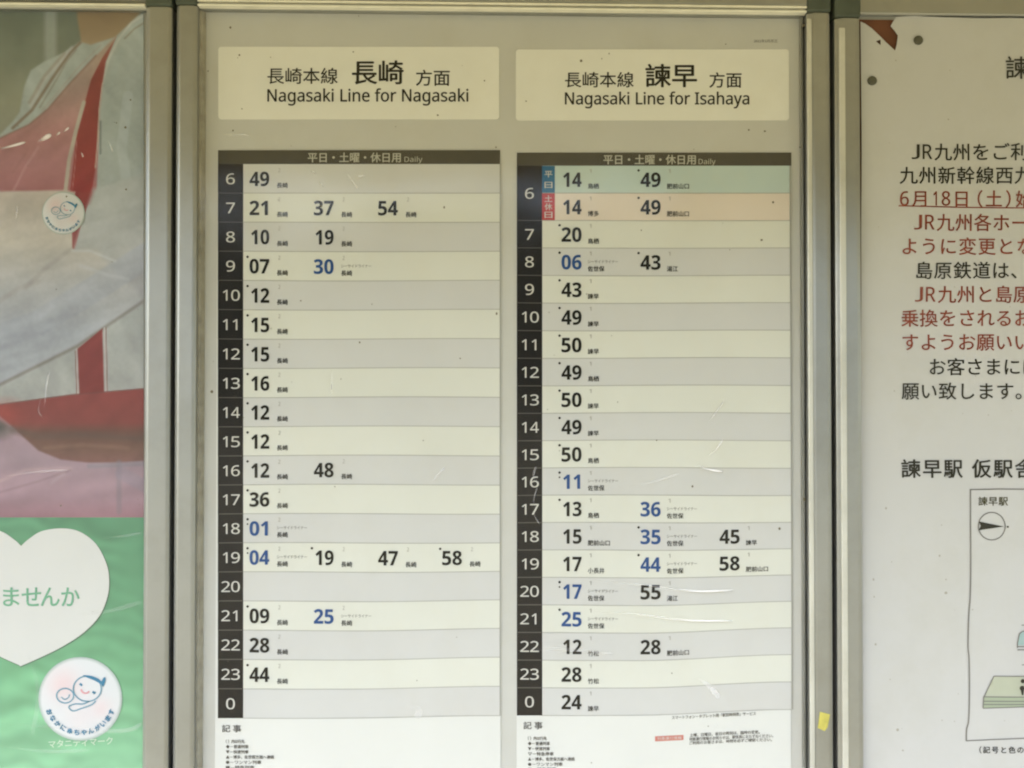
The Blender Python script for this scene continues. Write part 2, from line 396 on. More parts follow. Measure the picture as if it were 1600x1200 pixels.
# ------------------------------------------------------------------ title plates
YN = -.004
Y_PL, Y_SH, Y_BAND, Y_LN, Y_TX = -.0010, -.0013, -.0016, -.0019, -.0022
def plate(label, x0, y0, x1, y1, texts):
    cx, cz = at((x0 + x1) / 2, (y0 + y1) / 2, Y_PL)
    r = 5
    t = thing('title_plate', label, 'sign', (cx, 0, at(x0, y1, 0)[1]), 'cream direction plates above the timetables')
    pts = circle(x1 - r, y0 + r, r, r, -90, 0, 5) + circle(x1 - r, y1 - r, r, r, 0, 90, 5) + circle(x0 + r, y1 - r, r, r, 90, 180, 5) + circle(x0 + r, y0 + r, r, r, 180, 270, 5)
    P = [at(a, b, Y_PL) for a, b in pts]; n = len(P)
    link('plate', [(p[0], Y_PL, p[1]) for p in P] + [(p[0], -.00002, p[1]) for p in P],
         [tuple(range(n))] + [(i, n + i, n + (i + 1) % n, (i + 1) % n) for i in range(n)], M_PLATE, t)
    for kind_, s, a, b, c, sz, bd in texts:
        mb = MB()
        if kind_ == 'k': kanji(mb, s, -.0013, a, b, c, sz, bd)
        else: letter(mb, sans(s), -.0013, a, b, c, c - sz, CAPH, bd)
        mb.build('lettering', M_INK, t)
plate('cream plate lettered Nagasaki Line for Nagasaki', 341, 73, 780, 186.5,
      [('k', '長崎本線', 418, 527.5, 118.5, 27, .25), ('k', '長崎', 550.5, 630, 113, 40, .75), ('k', '方面', 650, 702.5, 121.5, 27, .3), ('e', 'Nagasaki Line for Nagasaki', 418, 731.5, 158.5, 19, .4)])
plate('cream plate lettered Nagasaki Line for Isahaya', 806, 77, 1233, 188,
      [('k', '長崎本線', 883, 990, 124.5, 26, .25), ('k', '諫早', 1009, 1088.5, 118, 39, .75), ('k', '方面', 1108.5, 1158.5, 125, 26, .3), ('e', 'Nagasaki Line for Isahaya', 883, 1170.5, 163, 18.5, .4)])
mb = MB(); kanji(mb, '2022年3月改正', -.0004, 1178, 1215, 64, 5.5)
mb.build('lettering', M_INKSOFT, mid_case)

# ------------------------------------------------------------------ timetable sheets
LINER = 'シーサイドライナー'
def timetable(label, x0, x1, y0, yband, yend, ybot, cellw, rows, hours, cols, num, dcol, band_txt, daily, tinysym, extra):
    cx, _ = at((x0 + x1) / 2, 600, 0)
    t = thing('timetable_sheet', label, 'timetable', (cx, 0, at(x0, ybot, 0)[1]), 'printed timetable sheets')
    # paper with real thickness
    xa, za = at(x0 - .5, y0 - .5, Y_SH); xb, zb = at(x1 + .5, ybot, Y_SH)
    MB().box(xa, xb, Y_SH, -.0002, zb, za).build('paper', M_PAPER, t)
    hb = MB().pstrip(x0, y0, x1, yband + .2, Y_BAND).build('header_band', M_BAND, t)
    mb = MB(); kanji(mb, '平日・土曜・休日用', Y_TX, band_txt[0], band_txt[1], band_txt[2], 16.5, .3)
    letter(mb, sans('Daily'), Y_TX, daily[0], daily[1], daily[2], daily[2] - 8, CAPH)
    mb.build('lettering', M_BANDINK, hb)
    n = len(rows); h = (yend - yband) / n
    for i, row in enumerate(rows):
        ya, yb = yband + h * i, yband + h * (i + 1); yc = (ya + yb) / 2
        m = {'c': M_CREAM, 'g': M_GREY, 't': M_TEAL, 'p': M_PINK}[row[0]]
        r = MB().pstrip(x0 + cellw, ya, x1, yb, Y_BAND).build('timetable_row', m, t)
        MB().pstrip(x0 + cellw, yb - .5, x1, yb + .5, Y_LN).build('row_line', M_LINE, r)
        for k, (txt, dest, blue, dots) in row[1].items():
            a = cols[k] + (2.6 if txt[0] == '1' else 0); b = cols[k] + num - (2.2 if txt[-1] == '1' else 0)
            mb = MB(); letter(mb, sans(txt, True), Y_TX, a, b, yc + 11.3 + .4, yc - 10.9 + .4, CAPH, .22)
            d = letter_obj = mb.build('departure_time', M_BLUE if blue else M_INK, t)
            mb = MB()
            dx = cols[k] + dcol
            kanji(mb, dest, Y_TX, dx, dx + 8.6 * len(dest), yc + 10.6, 9.2, .12)
            mb.build('destination', M_INK, d)
            if blue:
                mb = MB(); kanji(mb, LINER, Y_TX, dx, dx + 47, yc - .5, 6.0); mb.build('train_name', M_INKSOFT, d)
            mb = MB(); letter(mb, sans(tinysym), Y_TX, dx + 2.5, dx + 5.5, yc - 10.0, yc - 16.0, CAPH); mb.build('platform_number', M_INKPALE, d)
            if dots:
                mb = MB()
                for q in range(dots): mb.disc(cols[k] - 3.2, yc - 14 + 7.5 * q, 2.0 if q == 0 else 1.4, Y_TX, 10)
                mb.build('dot', M_INK, d)
    for (txt, i0, i1) in hours:
        ya, yb = yband + h * i0, yband + h * i1; yc = (ya + yb) / 2 + .5
        c = MB().prect(x0, ya, x0 + cellw, yb, Y_BAND).build('hour_cell', M_BLACK, t)
        if i0: MB().prect(x0 + 1, ya - .6, x0 + cellw - 1, ya + .6, Y_LN).build('cell_line', M_INKSOFT, c)
        mb = MB(); xc = x0 + cellw / 2
        if len(txt) == 1: letter(mb, sans(txt), Y_TX, xc - 6.9, xc + 6.7, yc + 8.3, yc - 8.3, CAPH, .08)
        else:
            for q, ch in enumerate(txt):
                xx = xc - 14.4 + q * 15.4 + (2.5 if ch == '1' else 0)
                letter(mb, sans(ch), Y_TX, xx, xx + (7 if ch == '1' else 13.4), yc + 8.3, yc - 8.3, CAPH, .08)
        mb.build('hour_number', M_WHITEINK, c)
    MB().prect(x1 - .6, yband, x1 + .6, yend, Y_LN).build('edge_line', M_LINE, t)
    extra(t, h)
    return t
N = '長崎'
def dep(*a):
    return {k: (s[0], s[1], s[2] if len(s) > 2 else 0, s[3] if len(s) > 3 else 0) for k, s in enumerate(a)}
left_rows = [dep(('49', N)), dep(('21', N), ('37', N), ('54', N)), dep(('10', N), ('19', N)), dep(('07', N, 0, 1), ('30', N, 1)),
    dep(('12', N, 0, 1)), dep(('15', N, 0, 1)), dep(('15', N, 0, 1)), dep(('16', N, 0, 1)), dep(('12', N, 0, 1)), dep(('12', N, 0, 1)),
    dep(('12', N, 0, 1), ('48', N)), dep(('36', N, 0, 1)), dep(('01', N, 1, 2)), dep(('04', N, 1, 2), ('19', N, 0, 1), ('47', N), ('58', N, 0, 1)), {},
    dep(('09', N, 0, 1), ('25', N, 1)), dep(('28', N)), dep(('44', N, 0, 1)), {}]
left_rows = [('g' if i % 2 == 0 else 'c', r) for i, r in enumerate(left_rows)]
hrs = [str(k) for k in range(6, 24)] + ['0']
def notes(t, x, y, lines, xk):
    mb = MB(); kanji(mb, '記', Y_TX, xk, xk + 12.5, y, 12.5, .2); kanji(mb, '事', Y_TX, xk + 17, xk + 29.5, y, 12.5, .2)
    mb.build('heading', M_INKSOFT, t)
    mb = MB()
    for k, (s, w) in enumerate(lines): kanji(mb, s, Y_TX, x, x + w, y + 20 + 8.1 * k, 6.2, .15)
    mb.build('footnotes', M_INKSOFT, t)['kind'] = 'stuff'
def extra_left(t, h):
    notes(t, 353, 1138, [('（ ）内は行先', 29), ('◆－普通列車', 35), ('▼－快速列車', 35), ('▲－博多、佐世保方面へ連絡', 75), ('●－ワンマン列車', 55), ('■－特急列車', 44)], 347)
def extra_right(t, h):
    notes(t, 825, 1133, [('（ ）内は行先', 29), ('◆－普通列車', 34), ('▼－快速列車', 34), ('▽－特急停車', 40), ('▲－博多、佐世保方面へ連絡', 73), ('●－ワンマン列車', 54), ('■－特急列車', 44)], 818)
    for (ya, yb, m, s) in ((259.2, 301.4, M_BLUECELL, '平日'), (302.0, 344.2, M_REDCELL, '土休日')):
        c = MB().prect(847, ya, 867, yb, Y_BAND - .0002).build('day_cell', m, t)
        mb = MB(); st = 17 if len(s) == 2 else 12.5
        for q, ch in enumerate(s):
            kanji(mb, ch, Y_TX, 851, 863, (ya + yb) / 2 + (q - (len(s) - 1) / 2) * st, 11.5, .1)
        mb.build('lettering', M_WHITEINK, c)
    mb = MB(); kanji(mb, 'スマートフォン・タブレット用「駅別時刻表」サービス', Y_TX, 1050, 1181, 1122.5, 6.2, .1)
    kanji(mb, '土曜、日曜日、祝日の時刻は、臨時の変更。', Y_TX, 1078, 1187, 1151.5, 5.8, .1)
    kanji(mb, '列車運行情報のお知らせは、駅係員におたずねください。', Y_TX, 1077, 1208, 1157.8, 5.8, .1)
    kanji(mb, 'ご利用のお客さまは、時刻を必ずご確認ください。', Y_TX, 1077, 1206, 1163.8, 5.8, .1)
    mb.build('footnotes', M_INKSOFT, t)['kind'] = 'stuff'
    c = MB().prect(1023.5, 1151, 1068, 1158.5, Y_BAND).build('red_label', mat('faded red label', (.58, .20, .16), .5), t)
    mb = MB(); kanji(mb, '列車運行情報', Y_TX, 1027, 1065, 1154.7, 5.4); mb.build('lettering', M_WHITEINK, c)
def ss(a, b, v):
    t = min(max((v - a) / (b - a), 0), 1); return t * t * (3 - 2 * t)
def buckle(lift, xa, xb, ya, yb, sag):    # the sheets have slipped and buckled a little in their pocket
    def f(x, z):
        px, py = 800 + (x - at(800, 600)[0]) / MM, 600 - (z - CZ) / MM
        return MM * (lift * ss(xa, xb, px) * ss(ya, yb, py) + sag * math.sin((px - xa) * .013 + py * .011) * ss(250, 500, py))
    return f
BUCKLE = buckle(3.2, 560, 790, 780, 1050, .7)
timetable('timetable sheet under the Nagasaki plate, hours 6 to 0 in nineteen rows', 340.5, 781.5, 234.6, 256.2, 1121.8, 1440, 39.5, left_rows,
    [(s, i, i + 1) for i, s in enumerate(hrs)], [390, 490.5, 591, 691], 30.5, 42.5, (481, 626, 246), (632, 660, 253), '2', extra_left)
I_, T_, SA, HY, YU = '諫早', '鳥栖', '佐世保', '肥前山口', '湯江'
right_rows = [('t', dep(('14', T_), ('49', HY, 0, 1))), ('p', dep(('14', '博多'), ('49', HY, 0, 1)))] + [('c' if i % 2 == 0 else 'g', r) for i, r in enumerate([
    dep(('20', T_, 0, 1)), dep(('06', SA, 1, 1), ('43', YU, 0, 1)), dep(('43', I_, 0, 1)), dep(('49', I_, 0, 1)), dep(('50', I_, 0, 1)), dep(('49', T_, 0, 1)),
    dep(('50', I_, 0, 1)), dep(('49', I_, 0, 1)), dep(('50', T_, 0, 1)), dep(('11', SA, 1, 2)), dep(('13', T_, 0, 1), ('36', SA, 1)),
    dep(('15', HY), ('35', SA, 1, 1), ('45', I_)), dep(('17', '小長井'), ('44', SA, 1, 1), ('58', HY)), dep(('17', SA, 1, 2), ('55', YU)), dep(('25', SA, 1, 1)),
    dep(('12', '竹松'), ('28', HY)), dep(('28', '竹松')), dep(('24', I_))])]
BUCKLE = buckle(8.5, 1000, 1245, 740, 1080, .7)
timetable('timetable sheet under the Isahaya plate, with blue and red cells beside hour 6', 807.5, 1236.5, 238.4, 258.8, 1117.4, 1440, 39.8, right_rows,
    [('6', 0, 2)] + [(s, i + 2, i + 3) for i, s in enumerate(hrs[1:])], [877.5, 1001, 1124.5], 31, 41, (943, 1087, 249.3), (1091.5, 1118, 256.3), '1', extra_right)

BUCKLE = None
# ------------------------------------------------------------------ torn paper notice on the right
def wave(x, z):                     # how far the paper stands off the board
    return (.0010 * math.sin(x * 9 + z * 4 + .5) + .0010 * math.sin(z * 13 - x * 5) + .0008 * math.sin(x * 31 + z * 17) + .0006 * math.sin(z * 37 - x * 33) * (.5 + .5 * math.sin(x * 6 - z * 5)) + .0004 * math.sin(x * 64 + 2 * math.sin(z * 9))) + .0046
notice = thing('paper_notice', 'curling white paper notice with red and black Japanese text and torn corner', 'notice', (X(1650), 0, Z(1440)))
outline = [(1344.5, 33.5), (1352, 37), (1362, 44), (1375, 56), (1385, 66), (1399, 78.5), (1401.5, 70), (1403.5, 55), (1398, 47), (1392, 40.5), (1396, 33), (1401, 25.5),
           (1430, 24.8), (1480, 27.5), (1530, 29.5), (1580, 29), (1640, 31), (1720, 33), (1800, 36), (1996, 40), (1998, 700), (1998, 1440), (1700, 1442), (1346.5, 1440), (1346, 1000), (1346, 600), (1346, 300), (1345, 120)]
YN = -.004
def sheet_mesh(name, outline, hole, step, yoff, m, parent):
    def inside(p, poly):
        c = False; j = len(poly) - 1
        for i in range(len(poly)):
            a, b = poly[i], poly[j]
            if (a[1] > p[1]) != (b[1] > p[1]) and p[0] < (b[0] - a[0]) * (p[1] - a[1]) / (b[1] - a[1]) + a[0]: c = not c
            j = i
        return c
    dense = []
    for i, a in enumerate(outline):
        b = outline[(i + 1) % len(outline)]; L = math.hypot(b[0] - a[0], b[1] - a[1]); k = max(1, int(L / step))
        dense += [(a[0] + (b[0] - a[0]) * q / k, a[1] + (b[1] - a[1]) * q / k) for q in range(k)]
    n = len(dense); pts = list(dense); edges = [(i, (i + 1) % n) for i in range(n)]
    if hole:
        edges += [(n + i, n + (i + 1) % len(hole)) for i in range(len(hole))]; pts += hole
    xs = [p[0] for p in outline]; ys = [p[1] for p in outline]
    x = min(xs) + step / 2
    while x < max(xs):
        y = min(ys) + step / 2
        while y < max(ys):
            if inside((x, y), dense): pts.append((x, y))
            y += step
        x += step
    r = delaunay_2d_cdt([Vector(p) for p in pts], edges, [], 0, 1e-4)
    vs_, fs = [], []
    for p in r[0]:
        xx, zz = at(p.x, p.y, YN); vs_.append((xx, -wave(xx, zz) + yoff, zz))
    for f in r[2]:
        c = sum((r[0][i] for i in f), Vector((0, 0))) / len(f)
        if not inside(c, dense) or (hole and inside(c, hole)): continue
        f = list(f); a, b, d = (r[0][i] for i in f[:3])
        if (b - a).cross(d - a) > 0: f.reverse()
        fs.append(f)
    return link(name, vs_, fs, m, parent, True)
paper = sheet_mesh('paper', outline, [(1369, 64.5), (1376, 61.5), (1376, 70.5)], 9.0, 0, M_NOTICE, notice)
def on_paper(mb, lift=.0008):       # drape lettering over the paper
    mb.v = [(x, -wave(x, z) - lift + (y - YN), z) for x, y, z in mb.v]; return mb
def line_text(s, px0, pitch, cy, size, m, bold=.3, name='lettering'):
    mb = MB(); x = px0
    for ch in s:
        if ch == ' ': x += pitch * .35; continue
        if ch in 'JR': letter(mb, sans(ch), YN, x + 1.5, x + (13.5 if ch == 'J' else 16), cy + size * .38, cy - size * .40, None, bold); x += (17 if ch == 'J' else 19); continue
        if ch in '0123456789': w = 5 if ch == '1' else 13; letter(mb, sans(ch), YN, x + (6 if ch == '1' else 1), x + (6 if ch == '1' else 1) + w, cy + size * .38, cy - size * .40, CAPH, bold); x += 18; continue
        if ch in '（）':
            v, _ = glyphs(ch); w = (v[:, 0].max() - v[:, 0].min()) * size
            ox = pitch * (.38 if ch == '（' else .16)
            letter(mb, ch, YN, x + ox, x + ox + w, cy + size * .46, cy - size * .46, CJK, bold); x += pitch * (.78 if ch == '（' else .68); continue
        v, _ = glyphs(ch); a, b = v[:, 0].min() * size, v[:, 0].max() * size
        letter(mb, ch, YN, x + a, x + b, cy + size * .46, cy - size * .46, CJK, bold); x += pitch
    return on_paper(mb).build(name, m, notice)
line_text('諫早', 1568, 40, 107, 38, M_DARKINK, .35)
line_text('JR九州をご利', 1422, 29.5, 238, 29, M_DARKINK)
line_text('九州新幹線西九', 1404, 29.8, 274.5, 29, M_DARKINK)
line_text('6月18日（土）始', 1404.5, 28.5, 311, 28, M_REDINK)
line_text('JR九州各ホー', 1425.5, 29.3, 348, 29, M_REDINK)
line_text('ように変更となり', 1406, 30.2, 385, 29, M_REDINK)
line_text('島原鉄道は、ご', 1429, 29.8, 422.5, 29, M_DARKINK)
line_text('JR九州と島原', 1429, 29.3, 460, 29, M_REDINK)
line_text('乗換をされるお', 1408, 29.2, 497, 29, M_REDINK)
line_text('すようお願いいた', 1408, 29.2, 534.5, 29, M_REDINK)
line_text('お客さまには', 1450.5, 29.0, 573, 29, M_DARKINK)
line_text('願い致します。', 1408, 29.5, 611, 29, M_DARKINK)
line_text('諫早駅 仮駅舎', 1407, 33.2, 732, 31, M_DARKINK, .65)
line_text('諫早駅', 1528, 15.8, 783, 15, mat('olive small ink', (.09, .085, .045), .7), .25)
line_text('（記号と色の説明', 1526, 13.2, 1172, 11.5, M_DARKINK, .25)
mb = MB(); mb.ribbon([(1403, 322), (1440, 323), (1500, 324.5), (1560, 325), (1620, 325)], 1.8, YN); on_paper(mb).build('underline', M_REDINK, notice)
bx = smooth_curve([(1516, 765), (1515.8, 850), (1515, 930), (1513, 960), (1512.5, 1010), (1514.5, 1030), (1515.5, 1080), (1514.5, 1125), (1511, 1140), (1510.5, 1158.5)], 4)
mb = MB(); mb.ribbon(bx, 2.2, YN); mb.ribbon([(1510.5, 1158), (1560, 1155.5), (1640, 1152), (1800, 1150)], 1.8, YN); mb.ribbon([(1515, 765), (1560, 764), (1640, 764.5), (1800, 766)], 2.0, YN)
on_paper(mb).build('map_border', M_GREYLINE, notice)
mb = MB(); mb.ribbon(circle(1549, 822, 20.8, 21.5, n=40), 1.8, YN, True); co = on_paper(mb).build('compass', M_GREYLINE, notice)
mb = MB(); mb.ppoly([(1528.5, 814.5), (1568, 822.5), (1528.5, 828.5), (1532, 821.5)], YN); mb.disc(1574, 823, 1.6, YN, 10); on_paper(mb).build('compass_needle', M_DARKINK, co)
fp = sheet_mesh('platform_drawing', [(1553, 1057), (1680, 1057), (1672, 1089), (1538, 1089)], None, 6.0, -.0005, M_MAPGREEN, notice)
sheet_mesh('platform_edge', [(1538, 1089), (1672, 1089), (1672, 1103), (1537, 1106.5)], None, 6.0, -.0006, M_MAPGREEN2, fp)
mb = MB()
for a in ([(1553, 1056.5), (1680, 1056.5)], [(1553, 1056.5), (1538, 1089)], [(1537, 1089), (1672, 1089)], [(1537, 1096), (1672, 1095.5)], [(1536.5, 1101), (1672, 1100)], [(1536.5, 1107), (1595, 1104.5), (1672, 1103)], [(1537.5, 1089), (1536.5, 1107)]): mb.ribbon(a, 1.6, YN)
on_paper(mb, .0010).build('platform_outline', M_GREYLINE, fp)
mb = MB(); mb.disc(1597.5, 1064, 3.4, YN, 12); mb.disc(1596.5, 1075, 4.0, YN, 10); mb.ppoly([(1593, 1073), (1600, 1074), (1598.5, 1086), (1596, 1086)], YN); on_paper(mb, .0013).build('figure_drawing', M_DARKINK, fp)
bd = sheet_mesh('building_drawing', [(1589, 1008), (1592, 990), (1597, 986), (1680, 986), (1680, 1008)], None, 6.0, -.0005, M_MAPTEAL, notice)
mb = MB(); mb.ribbon([(1589, 1012), (1589, 1005), (1592, 990), (1597, 986), (1680, 985.5)], 1.8, YN); mb.ribbon([(1589, 1010), (1680, 1010)], 2.0, YN); mb.ribbon([(1589, 1015), (1680, 1014.5)], 2.0, YN); mb.ribbon([(1595.5, 976.5), (1660, 976)], 1.6, YN); mb.ribbon([(1596, 1038.5), (1660, 1038)], 1.4, YN)
on_paper(mb, .0010).build('building_outline', M_GREYLINE, bd)
# magnets that hold the paper
for px, py, lab in ((1436, 62, 'small round grey magnet beside the torn corner, upper of two'), (1363, 126, 'small round grey magnet near the aluminium rail, lower of two')):
    x, z = at(px, py, -.006); n = 28; r = 7.2 * MM
    mb = MB(); yb = -wave(x, z)
    rings = [(r, yb + .0005), (r, yb - .0016), (r * .86, yb - .0024), (r * .3, yb - .0026)]
    vs_ = [(x + q * math.cos(2 * math.pi * k / n), yy, z + q * math.sin(2 * math.pi * k / n)) for q, yy in rings for k in range(n)]
    fs = [(a * n + k, a * n + (k + 1) % n, (a + 1) * n + (k + 1) % n, (a + 1) * n + k) for a in range(3) for k in range(n)] + [tuple(range(3 * n, 4 * n))]
    tag(mb.add(vs_, fs).build('magnet', M_MAG, None, True), lab, 'magnet', 'magnets on the paper notice')
# yellow tape scrap on the rail
mb = MB(); P = [(1281, 1112), (1296.5, 1116), (1293, 1136), (1288, 1142), (1277.5, 1137), (1279.5, 1124)]
pts = [at(a, b, YF) for a, b in P]; n = len(pts)
mb.add([(p[0], YF - .0006 - .0006 * (k % 2), p[1]) for k, p in enumerate(pts)] + [(p[0], YF + .0002, p[1]) for p in pts], [tuple(range(n))[::-1]] + [(i, n + i, n + (i + 1) % n, (i + 1) % n) for i in range(n)])
tag(mb.build('tape_scrap', M_TAPE), 'small torn scrap of yellow tape stuck on the aluminium rail', 'tape')

# ------------------------------------------------------------------ maternity poster on the left
YP = -.0020
poster = thing('maternity_poster', 'pink and green maternity mark poster of an expectant woman in red apron', 'poster', (X(0), 0, Z(1440)))
def illum(Y):                       # light measured on white paper down the photo, to turn photo colours into ink colours
    ys = [60, 350, 600, 900, 1150]
    c = np.array([lin(188, 180, 148), lin(200, 195, 168), lin(214, 213, 194), lin(226, 227, 217), lin(236, 236, 230)]) / .76
    return np.stack([np.interp(Y, ys, c[:, k]) for k in range(3)], -1)
PX0, PX1, PY0, PY1, ST = -222, 224.5, 9.5, 810, 1.4
gx = np.arange(PX0, PX1 + ST, ST); gy = np.arange(PY0, PY1, ST); gy[-1] = 808.5
GX, GY = np.meshgrid(gx, gy)
def sd_poly(poly):                  # signed distance, negative inside
    P = np.array(poly, float); d = np.full(GX.shape, 1e18); ins = np.zeros(GX.shape, bool)
    for i in range(len(P)):
        a, b = P[i], P[(i + 1) % len(P)]; e = b - a; wx, wy = GX - a[0], GY - a[1]
        t = np.clip((wx * e[0] + wy * e[1]) / max(e @ e, 1e-9), 0, 1)
        d = np.minimum(d, (wx - e[0] * t) ** 2 + (wy - e[1] * t) ** 2)
        c = ((a[1] > GY) != (b[1] > GY))
        with np.errstate(divide='ignore', invalid='ignore'): xi = (b[0] - a[0]) * (GY - a[1]) / (b[1] - a[1]) + a[0]
        ins ^= c & (GX < xi)
    d = np.sqrt(d); return np.where(ins, -d, d)
def sd_line(pts):
    d = np.full(GX.shape, 1e18)
    for a, b in zip(pts[:-1], pts[1:]):
        a = np.array(a, float); b = np.array(b, float); e = b - a; wx, wy = GX - a[0], GY - a[1]
        t = np.clip((wx * e[0] + wy * e[1]) / max(e @ e, 1e-9), 0, 1)
        d = np.minimum(d, (wx - e[0] * t) ** 2 + (wy - e[1] * t) ** 2)
    return np.sqrt(d)
def vgrad(stops):                   # [(y, rgb)]
    ys = [s[0] for s in stops]; return np.stack([np.interp(GY, ys, [s[1][k] for s in stops]) for k in range(3)], -1)
IMG = vgrad([(10, (98, 102, 78)), (90, (112, 114, 88)), (160, (130, 128, 98)), (240, (126, 124, 100))]); LAY = np.zeros(GX.shape, int)
def paint(mask, col, layer=None):
    global IMG, LAY
    mask = np.clip(mask, 0, 1)
    col = np.broadcast_to(np.array(col, float), IMG.shape)
    IMG = IMG * (1 - mask[..., None]) + col * mask[..., None]
    if layer is not None: LAY = np.where(mask > .5, layer, LAY)
def fill(poly, col, soft=1.2, layer=None): paint(.5 - sd_poly(poly) / (2 * soft), col, layer)
def stroke(pts, w, col, soft=1.5, amt=1.0): paint(np.clip((w / 2 - sd_line(pts)) / soft + .5, 0, 1) * amt, col)
L_BG, L_NECK, L_BLOUSE, L_APRON, L_SLEEVE, L_FLOOR = range(6)
paint(np.clip((13 - np.abs(GX - 79)) / 8, 0, 1) * .6, (152, 152, 128))
paint(np.clip((30 - np.abs(GX + 60)) / 20, 0, 1) * .5, (140, 142, 118))
fill([(-70, 420), (-30, 240), (20, 190), (31, 175), (38, 135), (48, 110), (68, 97), (100, 82), (125, 65), (145, 50), (225, 20), (230, 640), (-70, 640)], vgrad([(60, (150, 152, 128)), (200, (148, 152, 132)), (420, (160, 162, 146)), (640, (172, 172, 156))]), 2, L_BLOUSE)
fill([(119, 5), (121, 30), (127, 66), (142, 70), (180, 58), (228, 12), (228, 5)], vgrad([(10, (122, 101, 66)), (70, (146, 124, 88))]), 2, L_NECK)
fill([(180, 57), (150, 87), (105, 135), (75, 170), (45, 195), (0, 216), (-60, 240), (-90, 320), (150, 320), (156, 170), (165, 97)], vgrad([(60, (152, 132, 102)), (130, (150, 126, 104)), (210, (157, 112, 98)), (260, (156, 108, 98)), (300, (150, 98, 88))]), 1.6, L_APRON)
for pts, w, c, a in (([(125, 67), (110, 82), (82, 122), (50, 172), (20, 200)], 4.5, (112, 92, 68), .75), ([(112, 74), (92, 98), (70, 124), (48, 165)], 5, (168, 160, 140), .5), ([(119, 78), (104, 96), (88, 125), (62, 168)], 2.2, (120, 108, 84), .6), ([(100, 84), (70, 118), (46, 160)], 5, (135, 120, 95), .5), ([(150, 87), (105, 135), (75, 170), (45, 195), (0, 216)], 3, (124, 92, 74), .65), ([(158, 70), (120, 108), (96, 138), (66, 172)], 2, (150, 134, 112), .5),
                     ([(60, 230), (40, 260), (20, 300)], 4, (172, 130, 115), .5), ([(40, 240), (20, 270)], 3, (135, 95, 85), .4)): stroke(pts, w, c, 3, a)
# right blouse collar lines
for pts, w, c, a in (([(228, 22), (205, 36), (185, 62), (170, 92), (160, 130)], 3.0, (176, 170, 142), .8), ([(228, 34), (210, 45), (195, 60)], 2, (120, 108, 82), .8), ([(190, 80), (172, 130), (165, 200)], 10, (146, 152, 130), .4), ([(200, 150), (190, 230), (200, 300)], 16, (166, 170, 152), .5)): stroke(pts, w, c, 3, a)
strap = [(182, 57), (160, 90), (142, 125), (130, 170), (120, 207), (110, 297), (112, 345), (114, 388), (118, 388), (128, 345), (144, 297), (151, 250), (152, 212), (155, 170), (160, 130), (165, 97)]
fill(strap, vgrad([(60, (140, 92, 70)), (110, (130, 62, 50)), (200, (136, 58, 50)), (300, (142, 52, 46)), (390, (140, 84, 74))]), 1.2, L_APRON)
stroke([(131, 160), (118, 207), (108, 250), (102, 300)], 6, (164, 156, 128), 2, .9); stroke([(160, 130), (155, 170), (153, 215), (149, 262)], 1.6, (176, 162, 134), 1.2, .9)
stroke([(120, 220), (117, 260), (113, 297)], 1.0, (185, 150, 130), 1, .6); stroke([(157, 190), (157, 240)], 2.5, (86, 92, 80), 2, .7)
# light sleeve across the waist
fill([(-230, 320), (-60, 296), (0, 299), (60, 298), (102, 297), (118, 300), (118, 390), (150, 380), (228, 330), (228, 465), (160, 512), (120, 540), (60, 570), (0, 600), (-80, 628), (-230, 640)],
     vgrad([(300, (176, 163, 136)), (380, (182, 173, 146)), (450, (174, 172, 156)), (520, (164, 166, 158)), (600, (172, 174, 166))]), 2, L_SLEEVE)
fill([(118, 300), (112, 345), (113, 388), (116, 390), (128, 346), (145, 300)], vgrad([(300, (140, 56, 48)), (390, (140, 84, 74))]), 1, L_APRON)
fill([(146, 296), (228, 270), (228, 470), (150, 392), (117, 390), (130, 345)], vgrad([(270, (162, 162, 142)), (400, (166, 164, 146)), (470, (160, 158, 148))]), 5, L_SLEEVE)
for pts, w, c, a in (([(228, 400), (150, 450), (60, 505), (-40, 540)], 40, (158, 160, 154), .55), ([(112, 392), (140, 392), (180, 408)], 3, (190, 190, 172), .7), ([(125, 415), (170, 430), (200, 436)], 5, (182, 182, 168), .5), ([(60, 440), (30, 450), (0, 470)], 8, (160, 152, 134), .4), ([(110, 390), (70, 420), (40, 450)], 7, (150, 142, 124), .35),
                     ([(228, 468), (160, 514), (120, 541), (60, 571), (0, 601), (-80, 630)], 5, (128, 122, 106), .75)): stroke(pts, w, c, 4, a)
fill([(121, 545), (160, 513), (163, 618), (124, 618)], (138, 66, 58), 1, L_APRON)
for a in ([(119.5, 545), (122, 618)], [(163, 512), (166, 618)]): stroke(a, 1.6, (190, 178, 160), 1); 
for a in ([(117.5, 548), (120, 618)], [(165.5, 512), (168, 618)]): stroke(a, 1.2, (120, 70, 62), 1, .8)
# floor and lower apron
fill([(-230, 640), (0, 632), (225, 608), (228, 812), (-230, 812)], vgrad([(640, (150, 126, 124)), (720, (166, 143, 143)), (780, (166, 136, 138)), (808, (160, 120, 124))]), 1.2, L_FLOOR)
fill([(-60, 634), (0, 632), (110, 617), (228, 607), (228, 720), (190, 723), (140, 723), (95, 718), (60, 704), (25, 672), (0, 650), (-60, 640)], vgrad([(607, (148, 76, 66)), (660, (136, 72, 62)), (674, (108, 74, 60)), (700, (116, 86, 70)), (722, (132, 94, 82))]), 1.6, L_APRON)
paint(np.clip((40 - np.hypot(GX - 10, (GY - 645) * 1.4)) / 40, 0, 1) * .5, (192, 82, 66))
stroke([(20, 672), (60, 682), (130, 680), (228, 686)], 10, (96, 78, 66), 8, .6); stroke([(70, 700), (130, 695), (200, 700)], 6, (136, 102, 82), 5, .6); stroke([(0, 632), (110, 617), (228, 607)], 1.6, (110, 72, 62), 1.2, .8)
